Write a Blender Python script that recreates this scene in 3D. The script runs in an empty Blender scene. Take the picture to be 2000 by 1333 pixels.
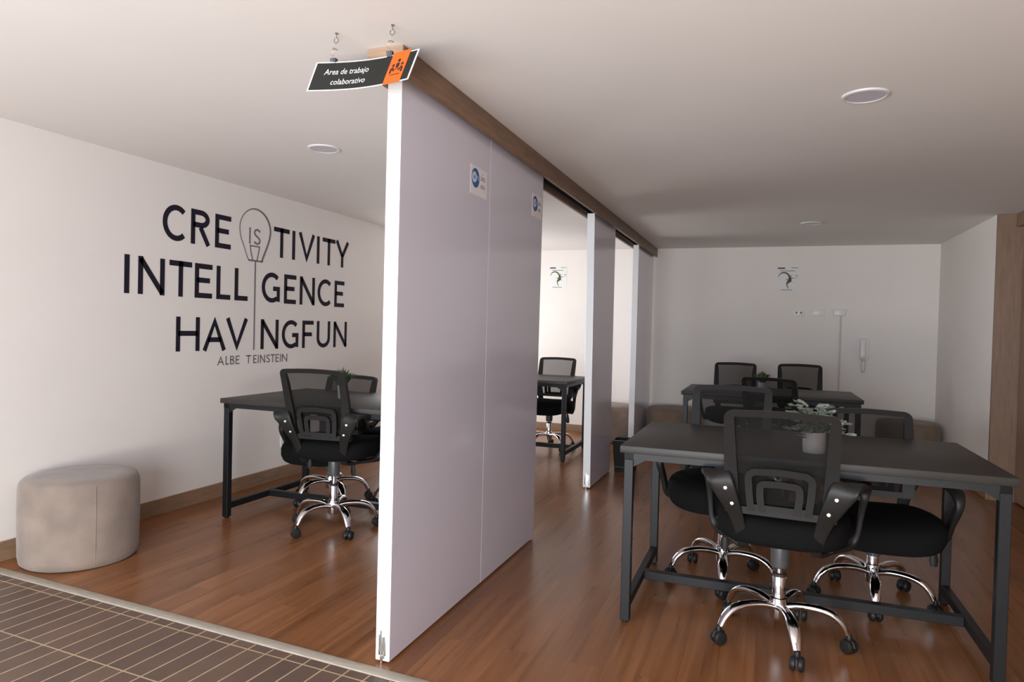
import bpy, bmesh, math, random
from mathutils import Vector, Matrix
random.seed(7)
S = bpy.context.scene
COL = S.collection
PI = math.pi
R = math.radians

# ------------------------------------------------------------------ camera
CAM_H, YAW, PITCH, ROLL, FPX = 1.2189, .3548, -.0179, .0254, 1334.8
cd = bpy.data.cameras.new('camera'); cam = bpy.data.objects.new('camera', cd); COL.objects.link(cam)
F = Vector((-math.sin(YAW)*math.cos(PITCH), math.cos(YAW)*math.cos(PITCH), math.sin(PITCH)))
Rt = Vector((math.cos(YAW), math.sin(YAW), 0)); Up = Rt.cross(F)
R2 = math.cos(ROLL)*Rt + math.sin(ROLL)*Up; U2 = -math.sin(ROLL)*Rt + math.cos(ROLL)*Up
m = Matrix((R2, U2, -F)).transposed().to_4x4(); m.translation = (0, 0, CAM_H)
cam.matrix_world = m
cd.sensor_width = 36; cd.lens = FPX/2000*36; cd.clip_start = .05
S.camera = cam

# ------------------------------------------------------------------ view, world, light
S.view_settings.view_transform = 'Standard'; S.view_settings.look = 'None'
S.view_settings.gamma = 1; S.view_settings.use_curve_mapping = False
S.view_settings.exposure = -0.05
w = bpy.data.worlds.new('sky'); S.world = w; w.use_nodes = True
w.node_tree.nodes['Background'].inputs[0].default_value = (.62, .78, 1, 1)
w.node_tree.nodes['Background'].inputs[1].default_value = 1.0

def area(name, loc, rot, sx, sy, power, col):
    d = bpy.data.lights.new(name, 'AREA'); d.shape = 'RECTANGLE'; d.size = sx; d.size_y = sy
    d.energy = power; d.color = col
    o = bpy.data.objects.new(name, d); COL.objects.link(o); o.location = loc; o.rotation_euler = rot
    return o
# daylight through the glazed patio front behind the camera (wide), and through the side window of the left room
area('patio_sky_left', (-2.2, -1.60, 1.25), (R(72), 0, 0), 2.3, 1.2, 98, (.64, .81, 1))
area('patio_ground_left', (-2.2, -1.60, .38), (R(118), 0, 0), 2.3, .5, 70, (1, .955, .90))
area('patio_sky_right', (0, -1.60, 1.15), (R(70), 0, 0), 1.4, 1.2, 96, (.75, .855, 1))
area('patio_ground_right', (0, -1.60, .38), (R(118), 0, 0), 1.4, .5, 88, (1, .89, .78))
area('side_window_daylight', (-3.58, 6.77, 1.1), (R(90), 0, R(-90)), 1.5, 1.6, 45, (1, .985, .96))

# ------------------------------------------------------------------ materials
def nt(name):
    mt = bpy.data.materials.new(name); mt.use_nodes = True
    return mt, mt.node_tree.nodes, mt.node_tree.links, mt.node_tree.nodes['Principled BSDF']
def mat(name, col, rough=.5, metal=0., spec=.5, noise=0., nscale=40., bump=0., bscale=200., sheen=0., stretch=None, coat=0.):
    mt, N, L, P = nt(name)
    P.inputs['Roughness'].default_value = rough; P.inputs['Metallic'].default_value = metal
    P.inputs['Specular IOR Level'].default_value = spec
    P.inputs['Base Color'].default_value = (*col, 1)
    if sheen: P.inputs['Sheen Weight'].default_value = sheen
    if coat: P.inputs['Coat Weight'].default_value = coat; P.inputs['Coat Roughness'].default_value = .1
    tc = N.new('ShaderNodeTexCoord'); vec = tc.outputs['Object']
    if stretch:
        mp = N.new('ShaderNodeMapping'); mp.inputs['Scale'].default_value = stretch
        L.new(vec, mp.inputs['Vector']); vec = mp.outputs['Vector']
    if noise:
        n = N.new('ShaderNodeTexNoise'); n.inputs['Scale'].default_value = nscale; n.inputs['Detail'].default_value = 5
        L.new(vec, n.inputs['Vector'])
        mr = N.new('ShaderNodeMapRange'); mr.inputs['To Min'].default_value = 1-noise; mr.inputs['To Max'].default_value = 1+noise
        mr.inputs['From Min'].default_value = .25; mr.inputs['From Max'].default_value = .75
        L.new(n.outputs['Fac'], mr.inputs['Value'])
        mx = N.new('ShaderNodeVectorMath'); mx.operation = 'SCALE'; mx.inputs[0].default_value = col
        L.new(mr.outputs['Result'], mx.inputs['Scale']); L.new(mx.outputs['Vector'], P.inputs['Base Color'])
    if bump:
        n = N.new('ShaderNodeTexNoise'); n.inputs['Scale'].default_value = bscale; n.inputs['Detail'].default_value = 3
        L.new(vec, n.inputs['Vector'])
        b = N.new('ShaderNodeBump'); b.inputs['Strength'].default_value = bump; b.inputs['Distance'].default_value = .002
        L.new(n.outputs['Fac'], b.inputs['Height']); L.new(b.outputs['Normal'], P.inputs['Normal'])
    return mt

M = {}
M['wall'] = mat('wall_paint', (.82, .765, .712), .75, noise=.015, nscale=3, bump=.15, bscale=60)
M['ceiling'] = mat('ceiling_paint', (.78, .735, .695), .8, noise=.015, nscale=2, bump=.1, bscale=40)
M['white_edge'] = mat('white_melamine_edge', (.70, .695, .69), .4, noise=.01)
M['gloss_panel'] = mat('gloss_lilac_white_panel', (.705, .685, .785), .13, noise=.01, nscale=2, coat=.6)
M['rail_wood'] = mat('brown_rail_wood', (.19, .112, .070), .5, noise=.25, nscale=6, stretch=(8, 1, 8), bump=.1)
M['rail_end'] = mat('light_sawn_end_wood', (.36, .235, .15), .6, noise=.15, nscale=8, stretch=(1, 8, 14))
M['jamb_wood'] = mat('door_veneer', (.24, .15, .10), .45, noise=.15, nscale=7, stretch=(8, 8, 1))
M['base_wood'] = mat('baseboard_wood', (.27, .165, .10), .45, noise=.2, nscale=6, stretch=(1.5, 1.5, 10))
M['dark_gap'] = mat('dark_track_metal', (.03, .025, .022), .5)
M['black_vinyl'] = mat('black_wall_vinyl', (.016, .014, .024), .6, spec=.12, noise=.05)
M['grey_vinyl'] = mat('grey_wall_vinyl', (.19, .18, .185), .6, spec=.15, noise=.05)
M['chrome'] = mat('chrome', (.78, .78, .80), .09, metal=1., noise=.02, nscale=20)
M['bolt'] = mat('bright_steel', (.85, .84, .82), .2, metal=1.)
M['plastic'] = mat('black_chair_plastic', (.013, .012, .011), .45, spec=.28, noise=.05, nscale=60, bump=.12, bscale=500)
M['plastic_grey'] = mat('smoky_grey_plastic', (.06, .06, .062), .3)
M['seat_fabric'] = mat('black_seat_fabric', (.006, .006, .006), .95, spec=.10, noise=.1, nscale=300, bump=.4, bscale=700)
M['table_top'] = mat('charcoal_laminate', (.029, .025, .0215), .48, spec=.4, noise=.14, nscale=9, stretch=(1, 10, 1), bump=.06, bscale=60)
M['table_steel'] = mat('charcoal_painted_steel', (.0075, .008, .009), .45, spec=.32, noise=.06, nscale=30)
M['white_plastic'] = mat('white_fixture_plastic', (.80, .77, .74), .35, noise=.01)
M['socket'] = mat('socket_slot', (.20, .18, .17), .5)
M['diffuser'] = mat('lamp_diffuser', (.60, .565, .60), .35, noise=.01)
M['lamp_ring'] = mat('lamp_trim_ring', (.68, .655, .64), .35, noise=.01)
M['conduit'] = mat('shaded_conduit_plastic', (.55, .51, .48), .45, noise=.02)  # plastic greyed so the conduit's shadow line is in its colour
M['paper'] = mat('poster_paper', (.78, .77, .74), .6, noise=.01)
M['sticker_paper'] = mat('sticker_paper', (.86, .82, .84), .5, noise=.01)
M['ink'] = mat('poster_ink', (.15, .14, .13), .6)
M['purple_ink'] = mat('poster_purple_ink', (.06, .045, .085), .6)
M['olive_ink'] = mat('poster_olive_ink', (.075, .085, .03), .6, noise=.3, nscale=60)
M['blue_ink'] = mat('sticker_blue', (.010, .105, .32), .4, noise=.05)
M['pale_ink'] = mat('sticker_pale_blue', (.62, .74, .86), .4)
M['sign_black'] = mat('sign_black', (.022, .021, .018), .55, spec=.12, noise=.05)
M['sign_white'] = mat('sign_white_border', (.68, .665, .655), .6, noise=.01)
M['orange'] = mat('sign_orange', (.80, .105, .014), .6, spec=.2, noise=.03)
M['clip_black'] = mat('binder_clip_black', (.02, .018, .03), .35)
M['wire'] = mat('brass_grey_wire', (.30, .26, .20), .35, metal=.8)
M['pot'] = mat('white_ceramic_pot', (.80, .76, .75), .4, noise=.02)
M['soil'] = mat('dark_soil', (.03, .025, .02), .9, noise=.3, nscale=80)
M['eucalyptus'] = mat('silvery_green_leaf', (.29, .325, .265), .65, noise=.25, nscale=30)
M['grass'] = mat('green_blade', (.075, .15, .055), .6, noise=.35, nscale=60)
M['suede'] = mat('taupe_suede', (.235, .180, .143), .9, noise=.22, nscale=7, bump=.25, bscale=240, sheen=.25)
M['suede_dark'] = mat('dark_taupe_suede', (.20, .145, .105), .9, noise=.16, nscale=7, bump=.25, bscale=240, sheen=.15)
M['bin'] = mat('black_bin_plastic', (.010, .010, .011), .5, spec=.2, noise=.05)
M['bin_rim'] = mat('bin_rim_plastic', (.05, .05, .05), .3)
M['threshold'] = mat('pale_threshold', (.36, .31, .25), .7, noise=.15, nscale=14, stretch=(1, 6, 1))
M['alu'] = mat('aluminium_frame', (.55, .55, .56), .4, metal=.7)

def mesh_fabric():
    mt, N, L, P = nt('charcoal_chair_mesh')
    P.inputs['Base Color'].default_value = (.010, .009, .008, 1); P.inputs['Roughness'].default_value = .9; P.inputs['Specular IOR Level'].default_value = .2
    tr = N.new('ShaderNodeBsdfTransparent'); mx = N.new('ShaderNodeMixShader')
    tc = N.new('ShaderNodeTexCoord')
    wv = N.new('ShaderNodeTexWave'); wv.bands_direction = 'Z'; wv.inputs['Scale'].default_value = 90
    L.new(tc.outputs['Object'], wv.inputs['Vector'])
    mr = N.new('ShaderNodeMapRange'); mr.inputs['To Min'].default_value = .66; mr.inputs['To Max'].default_value = .76
    L.new(wv.outputs['Fac'], mr.inputs['Value']); L.new(mr.outputs['Result'], mx.inputs['Fac'])
    L.new(tr.outputs[0], mx.inputs[1]); L.new(P.outputs[0], mx.inputs[2])
    L.new(mx.outputs[0], N['Material Output'].inputs['Surface'])
    return mt
M['mesh'] = mesh_fabric()

def floor_wood():
    mt, N, L, P = nt('laminate_planks')
    tc = N.new('ShaderNodeTexCoord'); sp = N.new('ShaderNodeSeparateXYZ'); cb = N.new('ShaderNodeCombineXYZ')
    L.new(tc.outputs['Object'], sp.inputs[0]); L.new(sp.outputs['Y'], cb.inputs['X']); L.new(sp.outputs['X'], cb.inputs['Y'])
    br = N.new('ShaderNodeTexBrick'); br.offset = .37; br.offset_frequency = 2
    br.inputs['Color1'].default_value = (0, 0, 0, 1); br.inputs['Color2'].default_value = (1, 1, 1, 1); br.inputs['Mortar'].default_value = (.5, .5, .5, 1)
    br.inputs['Scale'].default_value = 1; br.inputs['Brick Width'].default_value = 1.21; br.inputs['Row Height'].default_value = .128
    br.inputs['Mortar Size'].default_value = .0006; br.inputs['Mortar Smooth'].default_value = .2
    L.new(cb.outputs[0], br.inputs['Vector'])
    sx = N.new('ShaderNodeSeparateColor'); L.new(br.outputs['Color'], sx.inputs[0])
    ad = N.new('ShaderNodeVectorMath'); ad.operation = 'MULTIPLY_ADD'
    cv = N.new('ShaderNodeCombineXYZ'); L.new(sx.outputs[0], cv.inputs['X']); L.new(sx.outputs[0], cv.inputs['Z'])
    L.new(cv.outputs[0], ad.inputs[0]); ad.inputs[1].default_value = (37, 0, 19); L.new(tc.outputs['Object'], ad.inputs[2])
    mp = N.new('ShaderNodeMapping'); mp.inputs['Scale'].default_value = (30, 1.1, 1); L.new(ad.outputs[0], mp.inputs['Vector'])
    n1 = N.new('ShaderNodeTexNoise'); n1.inputs['Scale'].default_value = 1.3; n1.inputs['Detail'].default_value = 5; n1.inputs['Roughness'].default_value = .5
    n1.inputs['Distortion'].default_value = .15; L.new(mp.outputs[0], n1.inputs['Vector'])
    mp2 = N.new('ShaderNodeMapping'); mp2.inputs['Scale'].default_value = (7, .8, 1); L.new(ad.outputs[0], mp2.inputs['Vector'])
    n2 = N.new('ShaderNodeTexNoise'); n2.inputs['Scale'].default_value = 1.2; n2.inputs['Detail'].default_value = 3; L.new(mp2.outputs[0], n2.inputs['Vector'])
    av = N.new('ShaderNodeMath'); av.operation = 'MULTIPLY_ADD'; av.inputs[1].default_value = .55
    L.new(n1.outputs['Fac'], av.inputs[0])
    a2 = N.new('ShaderNodeMath'); a2.operation = 'MULTIPLY'; a2.inputs[1].default_value = .45; L.new(n2.outputs['Fac'], a2.inputs[0]); L.new(a2.outputs[0], av.inputs[2])
    a3 = N.new('ShaderNodeMath'); a3.operation = 'MULTIPLY_ADD'; a3.inputs[1].default_value = .12; L.new(sx.outputs[0], a3.inputs[0]); L.new(av.outputs[0], a3.inputs[2])
    rp = N.new('ShaderNodeValToRGB'); e = rp.color_ramp.elements
    e[0].position = .32; e[0].color = (.125, .044, .015, 1); e[1].position = .76; e[1].color = (.315, .130, .050, 1)
    k = e.new(.55); k.color = (.215, .084, .031, 1)
    L.new(a3.outputs[0], rp.inputs[0])
    mx = N.new('ShaderNodeMix'); mx.data_type = 'RGBA'; L.new(br.outputs['Fac'], mx.inputs[0]); L.new(rp.outputs[0], mx.inputs[6]); mx.inputs[7].default_value = (.075, .035, .02, 1)
    L.new(mx.outputs[2], P.inputs['Base Color'])
    P.inputs['Specular IOR Level'].default_value = .36
    mr = N.new('ShaderNodeMapRange'); mr.inputs['To Min'].default_value = .25; mr.inputs['To Max'].default_value = .32; L.new(n1.outputs['Fac'], mr.inputs['Value']); L.new(mr.outputs[0], P.inputs['Roughness'])
    b = N.new('ShaderNodeBump'); b.inputs['Strength'].default_value = .02; b.inputs['Distance'].default_value = .002; L.new(n1.outputs['Fac'], b.inputs['Height']); L.new(b.outputs[0], P.inputs['Normal'])
    return mt
M['floor'] = floor_wood()

def tile_mat():
    mt, N, L, P = nt('terracotta_strip_tiles')
    tc = N.new('ShaderNodeTexCoord'); mp = N.new('ShaderNodeMapping'); mp.inputs['Location'].default_value = (0, .062, 0)
    L.new(tc.outputs['Object'], mp.inputs['Vector'])
    sp = N.new('ShaderNodeSeparateXYZ'); cb = N.new('ShaderNodeCombineXYZ')
    L.new(mp.outputs[0], sp.inputs[0]); L.new(sp.outputs['Y'], cb.inputs['X']); L.new(sp.outputs['X'], cb.inputs['Y'])
    br = N.new('ShaderNodeTexBrick'); br.offset = 0; br.inputs['Scale'].default_value = 1
    br.inputs['Brick Width'].default_value = .31; br.inputs['Row Height'].default_value = .0862
    br.inputs['Mortar Size'].default_value = .0034; br.inputs['Mortar Smooth'].default_value = .15
    br.inputs['Color1'].default_value = (.100, .062, .046, 1); br.inputs['Color2'].default_value = (.135, .083, .060, 1); br.inputs['Mortar'].default_value = (.43, .31, .19, 1)
    L.new(cb.outputs[0], br.inputs['Vector'])
    n = N.new('ShaderNodeTexNoise'); n.inputs['Scale'].default_value = 9; n.inputs['Detail'].default_value = 6; L.new(tc.outputs['Object'], n.inputs['Vector'])
    mr = N.new('ShaderNodeMapRange'); mr.inputs['To Min'].default_value = .78; mr.inputs['To Max'].default_value = 1.22; L.new(n.outputs['Fac'], mr.inputs['Value'])
    sc = N.new('ShaderNodeVectorMath'); sc.operation = 'SCALE'; L.new(br.outputs['Color'], sc.inputs[0]); L.new(mr.outputs[0], sc.inputs['Scale'])
    L.new(sc.outputs[0], P.inputs['Base Color']); P.inputs['Roughness'].default_value = .45; P.inputs['Specular IOR Level'].default_value = .3
    b = N.new('ShaderNodeBump'); b.inputs['Strength'].default_value = .5; b.inputs['Distance'].default_value = .002; b.invert = True
    L.new(br.outputs['Fac'], b.inputs['Height']); L.new(b.outputs[0], P.inputs['Normal'])
    return mt
M['tile'] = tile_mat()

# ------------------------------------------------------------------ mesh helpers
class MB:
    def __init__(s): s.v = []; s.f = []
    def add(s, vs, fs):
        o = len(s.v); s.v += [tuple(x) for x in vs]; s.f += [tuple(i+o for i in q) for q in fs]
    def box(s, x0, x1, y0, y1, z0, z1, bev=0., seg=2, mtx=None):
        bm = bmesh.new(); bmesh.ops.create_cube(bm, size=1)
        for v in bm.verts: v.co = Vector((x0+(v.co.x+.5)*(x1-x0), y0+(v.co.y+.5)*(y1-y0), z0+(v.co.z+.5)*(z1-z0)))
        if bev: bmesh.ops.bevel(bm, geom=bm.edges[:], offset=bev, segments=seg, affect='EDGES', profile=.5)
        if mtx: bmesh.ops.transform(bm, matrix=mtx, verts=bm.verts)
        bm.verts.index_update(); s.add([v.co.copy() for v in bm.verts], [[v.index for v in f.verts] for f in bm.faces]); bm.free(); return s
    def lathe(s, prof, c=(0, 0, 0), n=32, sx=1., sy=1., axis='Z'):
        rings = []
        vs = []
        for r, z in prof:
            for i in range(n):
                a = 2*PI*i/n; p = (r*math.cos(a)*sx, r*math.sin(a)*sy, z)
                if axis == 'X': p = (p[2], p[0], p[1])
                if axis == 'Y': p = (p[0], p[2], p[1])
                vs.append((c[0]+p[0], c[1]+p[1], c[2]+p[2]))
        fs = []
        for k in range(len(prof)-1):
            for i in range(n):
                j = (i+1) % n; q = [k*n+i, k*n+j, (k+1)*n+j, (k+1)*n+i]
                fs.append(q[::-1] if axis == 'Y' else q)
        a0 = list(range(n))[::-1]; a1 = [(len(prof)-1)*n+i for i in range(n)]
        if axis == 'Y': a0 = a0[::-1]; a1 = a1[::-1]
        if prof[0] != prof[-1]:
            if prof[0][0] > 1e-6: fs.append(a0)
            if prof[-1][0] > 1e-6: fs.append(a1)
        s.add(vs, fs); return s
    def tube(s, pts, rad, n=10, ref=(1, 0, 0), closed=False, p=2., caps=True):
        pts = [Vector(q) for q in pts]; ref = Vector(ref); K = len(pts)
        if not isinstance(rad, list): rad = [rad]*K
        vs = []
        for i, c in enumerate(pts):
            if closed: t = pts[(i+1) % K]-pts[i-1]
            else: t = pts[min(i+1, K-1)]-pts[max(i-1, 0)]
            t.normalize(); a = ref-ref.dot(t)*t
            if a.length < 1e-3: a = Vector((0, 1, 0))-t*t.y
            if a.length < 1e-3: a = Vector((0, 0, 1))-t*t.z
            a.normalize(); b = t.cross(a)
            r = rad[i]; ra, rb = r if isinstance(r, (tuple, list)) else (r, r)
            for j in range(n):
                th = 2*PI*(j+.5)/n; cs, sn = math.cos(th), math.sin(th)
                e = 2./p
                u = math.copysign(abs(cs)**e, cs)*ra; v = math.copysign(abs(sn)**e, sn)*rb
                vs.append(c+a*u+b*v)
        fs = []
        for i in range(K if closed else K-1):
            i2 = (i+1) % K
            for j in range(n):
                k = (j+1) % n; fs.append((i*n+j, i*n+k, i2*n+k, i2*n+j))
        if caps and not closed:
            fs.append(tuple(range(n))[::-1]); fs.append(tuple((K-1)*n+j for j in range(n)))
        s.add(vs, fs); return s
    def ribbon(s, pts, wd, t0, t1, fn, closed=False):
        """a flat stroke along 2D points with width(s) wd, between depths t0 and t1, mapped to space by fn(u, v, d)"""
        K = len(pts); P2 = [Vector(q) for q in pts]
        if not isinstance(wd, (list, tuple)): wd = [wd]*K
        if not closed:
            keep = [q for q in range(K) if q == 0 or (P2[q]-P2[q-1]).length > 1e-6]
            P2 = [P2[q] for q in keep]; wd = [wd[q] for q in keep]; K = len(P2)
        Lf, Rg = [], []
        for i in range(K):
            pr = P2[i-1] if (closed or i > 0) else None; nx = P2[(i+1) % K] if (closed or i < K-1) else None
            d0 = (P2[i]-pr).normalized() if pr is not None else None; d1 = (nx-P2[i]).normalized() if nx is not None else None
            if d0 is None: d0 = d1
            if d1 is None: d1 = d0
            n0 = Vector((-d0.y, d0.x)); n1 = Vector((-d1.y, d1.x)); nm = n0+n1
            nm = nm.normalized() if nm.length > 1e-6 else n0
            k = 1/max(.55, nm.dot(n0)); o = nm*(wd[i]/2*k)
            Lf.append(P2[i]+o); Rg.append(P2[i]-o)
        vs = []
        for a, b in zip(Lf, Rg):
            vs += [fn(a.x, a.y, t0), fn(b.x, b.y, t0), fn(b.x, b.y, t1), fn(a.x, a.y, t1)]
        fs = []
        for i in range(K if closed else K-1):
            j = (i+1) % K
            for q in range(4):
                r = (q+1) % 4; fs.append((i*4+q, i*4+r, j*4+r, j*4+q))
        if not closed: fs += [(3, 2, 1, 0), ((K-1)*4, (K-1)*4+1, (K-1)*4+2, (K-1)*4+3)]
        s.add(vs, fs); return s
    def poly(s, pts, t0, t1, fn):
        K = len(pts); vs = [fn(a, b, t0) for a, b in pts]+[fn(a, b, t1) for a, b in pts]
        fs = [tuple(range(K))[::-1], tuple(range(K, 2*K))]+[(i, (i+1) % K, (i+1) % K+K, i+K) for i in range(K)]
        s.add(vs, fs); return s
    def build(s, name, m, parent=None, loc=None, smooth=35, kind=None):
        me = bpy.data.meshes.new(name); me.from_pydata(s.v, [], s.f); me.validate()
        bm = bmesh.new(); bm.from_mesh(me); bmesh.ops.recalc_face_normals(bm, faces=bm.faces[:]); bm.to_mesh(me); bm.free()
        me.materials.append(M[m] if isinstance(m, str) else m)
        if smooth:
            me.shade_smooth(); me.set_sharp_from_angle(angle=R(smooth))
        o = bpy.data.objects.new(name, me); COL.objects.link(o)
        if parent is not None: o.parent = parent
        if loc is not None: o.location = loc
        if kind: o['kind'] = kind
        return o

def empty(name, loc, rz=0.):
    o = bpy.data.objects.new(name, None); COL.objects.link(o); o.location = loc; o.rotation_euler = (0, 0, rz); o.empty_display_size = .1
    return o
def tag(o, label, cat, group=None):
    o['label'] = label; o['category'] = cat
    if group: o['group'] = group
    return o
def copy_tree(o, parent=None):
    c = o.copy(); COL.objects.link(c)
    if parent is not None: c.parent = parent
    for ch in list(o.children): copy_tree(ch, c)
    return c
def struct(name, mb, m, smooth=0): return mb.build(name, m, kind='structure', smooth=smooth)
def catmull(pts, n=6, closed=False):
    K = len(pts); out = []
    for i in range(K if closed else K-1):
        g = lambda k: pts[k % K] if closed else pts[max(0, min(K-1, k))]
        p0, p1, p2, p3 = g(i-1), g(i), g(i+1), g(i+2)
        for k in range(n):
            t = k/n
            out.append(tuple(.5*(2*b+(c-a)*t+(2*a-5*b+4*c-d)*t*t+(-a+3*b-3*c+d)*t**3) for a, b, c, d in zip(p0, p1, p2, p3)))
    if not closed: out.append(tuple(pts[-1]))
    return out
def arc(cx, cy, rx, ry, a0, a1, n=14): return [(cx+rx*math.cos(R(a0+(a1-a0)*i/n)), cy+ry*math.sin(R(a0+(a1-a0)*i/n))) for i in range(n+1)]

# ------------------------------------------------------------------ room shell
H, XL, XR, YF, YB = 2.185, -3.524, 1.634, 7.982, -1.6
XP0, XP1 = -1.287, -1.232
struct('ceiling', MB().box(XL-.2, 2.2, YB-.2, YF+.2, H, H+.12), 'ceiling')
TE = -.058                                        # the tiled strip runs a touch askew to the planks
def edge_y(x, off=0): return 2.122+TE*(x+2.2)+off
mb = MB(); xa, xb = XL-.1, 2.2
mb.add([(xa, edge_y(xa, .03), -.06), (xb, edge_y(xb, .03), -.06), (xb, YF+.2, -.06), (xa, YF+.2, -.06),
        (xa, edge_y(xa, .03), 0), (xb, edge_y(xb, .03), 0), (xb, YF+.2, 0), (xa, YF+.2, 0)],
       [(3, 2, 1, 0), (4, 5, 6, 7), (0, 1, 5, 4), (1, 2, 6, 5), (2, 3, 7, 6), (3, 0, 4, 7)])
struct('floor', mb, 'floor')
# tiles in their own slightly turned frame
tl = MB().box(-1.6, 4.6, -4.2, -.018, -.06, .0).build('floor_tiled', 'tile', smooth=0, kind='structure')
tl.location = (-2.2, 2.122, 0); tl.rotation_euler = (0, 0, math.atan(TE))
th = MB().box(-1.6, 4.6, -.014, .034, -.05, .004, bev=.002).build('trim_1', 'threshold', smooth=30, kind='structure')
th.location = (-2.2, 2.122, 0); th.rotation_euler = (0, 0, math.atan(TE))

# left wall with the side window of the left room
mb = MB(); wy0, wy1, wz0, wz1 = 5.97, 7.57, .25, 1.98
for y0, y1, z0, z1 in ((YB, wy0, -.06, H), (wy1, YF+.2, -.06, H), (wy0, wy1, -.06, wz0), (wy0, wy1, wz1, H)): mb.box(XL-.15, XL, y0, y1, z0, z1)
struct('wall_left', mb, 'wall')
mb = MB()
for y0, y1, z0, z1 in ((wy0, wy0+.05, wz0, wz1), (wy1-.05, wy1, wz0, wz1), (wy0, wy1, wz0, wz0+.05), (wy0, wy1, wz1-.05, wz1), (6.75, 6.79, wz0, wz1)): mb.box(XL-.05, XL-.005, y0, y1, z0, z1)
struct('window_1', mb, 'alu')
struct('wall_far', MB().box(XL-.2, XR+.6, YF, YF+.15, -.06, H), 'wall')
struct('wall_right', MB().box(XR, XR+.25, 6.20, YF, -.06, H), 'wall')
# wood clad jamb, lintel and the closed closet doors on the right
mb = MB().box(XR, 1.84, 6.17, 6.20, 0, H-.002)
struct('trim_2', mb, 'jamb_wood')
struct('trim_3', MB().box(1.752, 1.90, YB, 6.17, 2.085, H-.002), 'jamb_wood')
for i, (y0, y1) in enumerate(((4.20, 6.150), (2.25, 4.196), (.3, 2.246), (YB, .296))):
    d = struct('door_%d' % (i+1), MB().box(1.80, 1.84, y0, y1, .012, 2.085, bev=.002), 'jamb_wood')
struct('wall_right_rear', MB().box(1.86, 2.0, YB, 6.17, -.06, H), 'wall')
# glazed patio front behind the camera
mb = MB()
for x0, x1, z0, z1 in ((XL, -3.36, -.06, H), (.76, 2.0, -.06, H), (XL, 2.0, 2.06, H), (XL, 2.0, -.06, .10), (-1.02, -.72, 0, H)): mb.box(x0, x1, YB-.12, YB, z0, z1)
struct('wall_back', mb, 'wall')
for i, (x0, x1) in enumerate(((-3.36, -1.02), (-.72, .76))):
    mb = MB(); xm = (x0+x1)/2
    for a, b, z0, z1 in ((x0, x0+.05, .1, 2.06), (x1-.05, x1, .1, 2.06), (xm-.03, xm+.03, .1, 2.06), (x0, x1, .1, .15), (x0, x1, 2.01, 2.06)): mb.box(a, b, YB-.09, YB-.05, z0, z1)
    struct('window_%d' % (i+2), mb, 'alu')
# baseboards
struct('baseboard_left', MB().box(XL, XL+.014, 2.20, 5.97, 0, .10, bev=.003), 'base_wood')
struct('baseboard_left_far', MB().box(XL, XL+.014, 5.97, YF, 0, .10, bev=.003), 'base_wood')
struct('baseboard_far', MB().box(XL+.014, XR, YF-.014, YF, 0, .085, bev=.003), 'base_wood')
struct('baseboard_right', MB().box(XR-.014, XR, 6.17, YF-.014, 0, .085, bev=.003), 'base_wood')

# ------------------------------------------------------------------ overhead rail and sliding panels
rail = tag(empty('door_track', (-1.265, 2.075, 0)), 'brown wooden track box along the ceiling above the white sliding panels', 'track')
def rel(o, root):
    o.parent = root; o.location = -Vector(root.location)
    return o
ZR = 2.092
rel(MB().box(-1.213, -1.194, 2.092, YF, ZR-.004, H, bev=.002).build('fascia', 'rail_wood'), rail)
rel(MB().box(-1.335, -1.316, 2.092, YF, ZR, H, bev=.002).build('fascia', 'rail_wood'), rail)
rel(MB().box(-1.316, -1.213, 2.092, YF, 2.150, H).build('top_board', 'rail_wood'), rail)
rel(MB().box(-1.335, -1.194, 2.074, 2.092, ZR, H, bev=.002).build('end_cap', 'rail_end'), rail)
mb = MB()
for x0, x1 in ((-1.308, -1.296), (-1.228, -1.216)): mb.box(x0, x1, 2.10, YF-.01, 2.118, 2.150)
mb.box(-1.308, -1.216, 2.10, YF-.01, 2.143, 2.150)
rel(mb.build('track', 'dark_gap'), rail)

def panel(y0, y1, z1, label, guide=True, yt0=None, yt1=None):
    root = tag(empty('sliding_panel', (XP1, y0, 0)), label, 'sliding panel', 'white sliding partition panels')
    yt0 = y0 if yt0 is None else yt0; yt1 = y1 if yt1 is None else yt1
    def sh(mb):
        vs = []
        for x, y, z in mb.v:
            k = z/z1; f = (y-y0)/(y1-y0); vs.append((x, y+k*((yt0-y0)*(1-f)+(yt1-y1)*f), z))
        mb.v = vs; return mb
    z0 = .010
    rel(sh(MB().box(XP0, XP1-.0015, y0+.0008, y1-.0008, z0, z1)).build('core', 'white_edge', smooth=0), root)
    rel(sh(MB().box(XP1-.0015, XP1, y0+.0012, y1-.0012, z0+.001, z1-.001)).build('gloss_face', 'gloss_panel', smooth=0), root)
    rel(sh(MB().box(XP0-.0015, XP0, y0+.0012, y1-.0012, z0+.001, z1-.001)).build('rear_face', 'gloss_panel', smooth=0), root)
    if guide:
        mb = MB().box(XP0+.012, XP0+.042, y0-.0035, y0+.004, .030, .105, bev=.001).box(XP0+.020, XP0+.026, y0-.006, y0, .014, .120).box(XP0+.029, XP0+.038, y0-.005, y0, .02, .098)
        mb.lathe([(.006, .001), (.006, .03)], (XP0+.024, y0-.001, 0), 12)
        rel(mb.build('floor_guide', 'bolt'), root)
    return root
panel(2.139, 2.9755, 2.105, 'large white sliding panel nearest the camera, under the hanging sign')
panel(2.9775, 3.762, 2.105, 'white sliding panel joined behind the nearest one, narrow sticker near its far edge', False, yt1=3.783)
panel(5.135, 5.85, 2.105, 'narrow white sliding panel between the two gaps, black bin at its foot', True, yt0=5.05, yt1=5.815)
panel(6.968, 7.96, 2.105, 'last white sliding panel, standing against the far wall', False)

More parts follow.
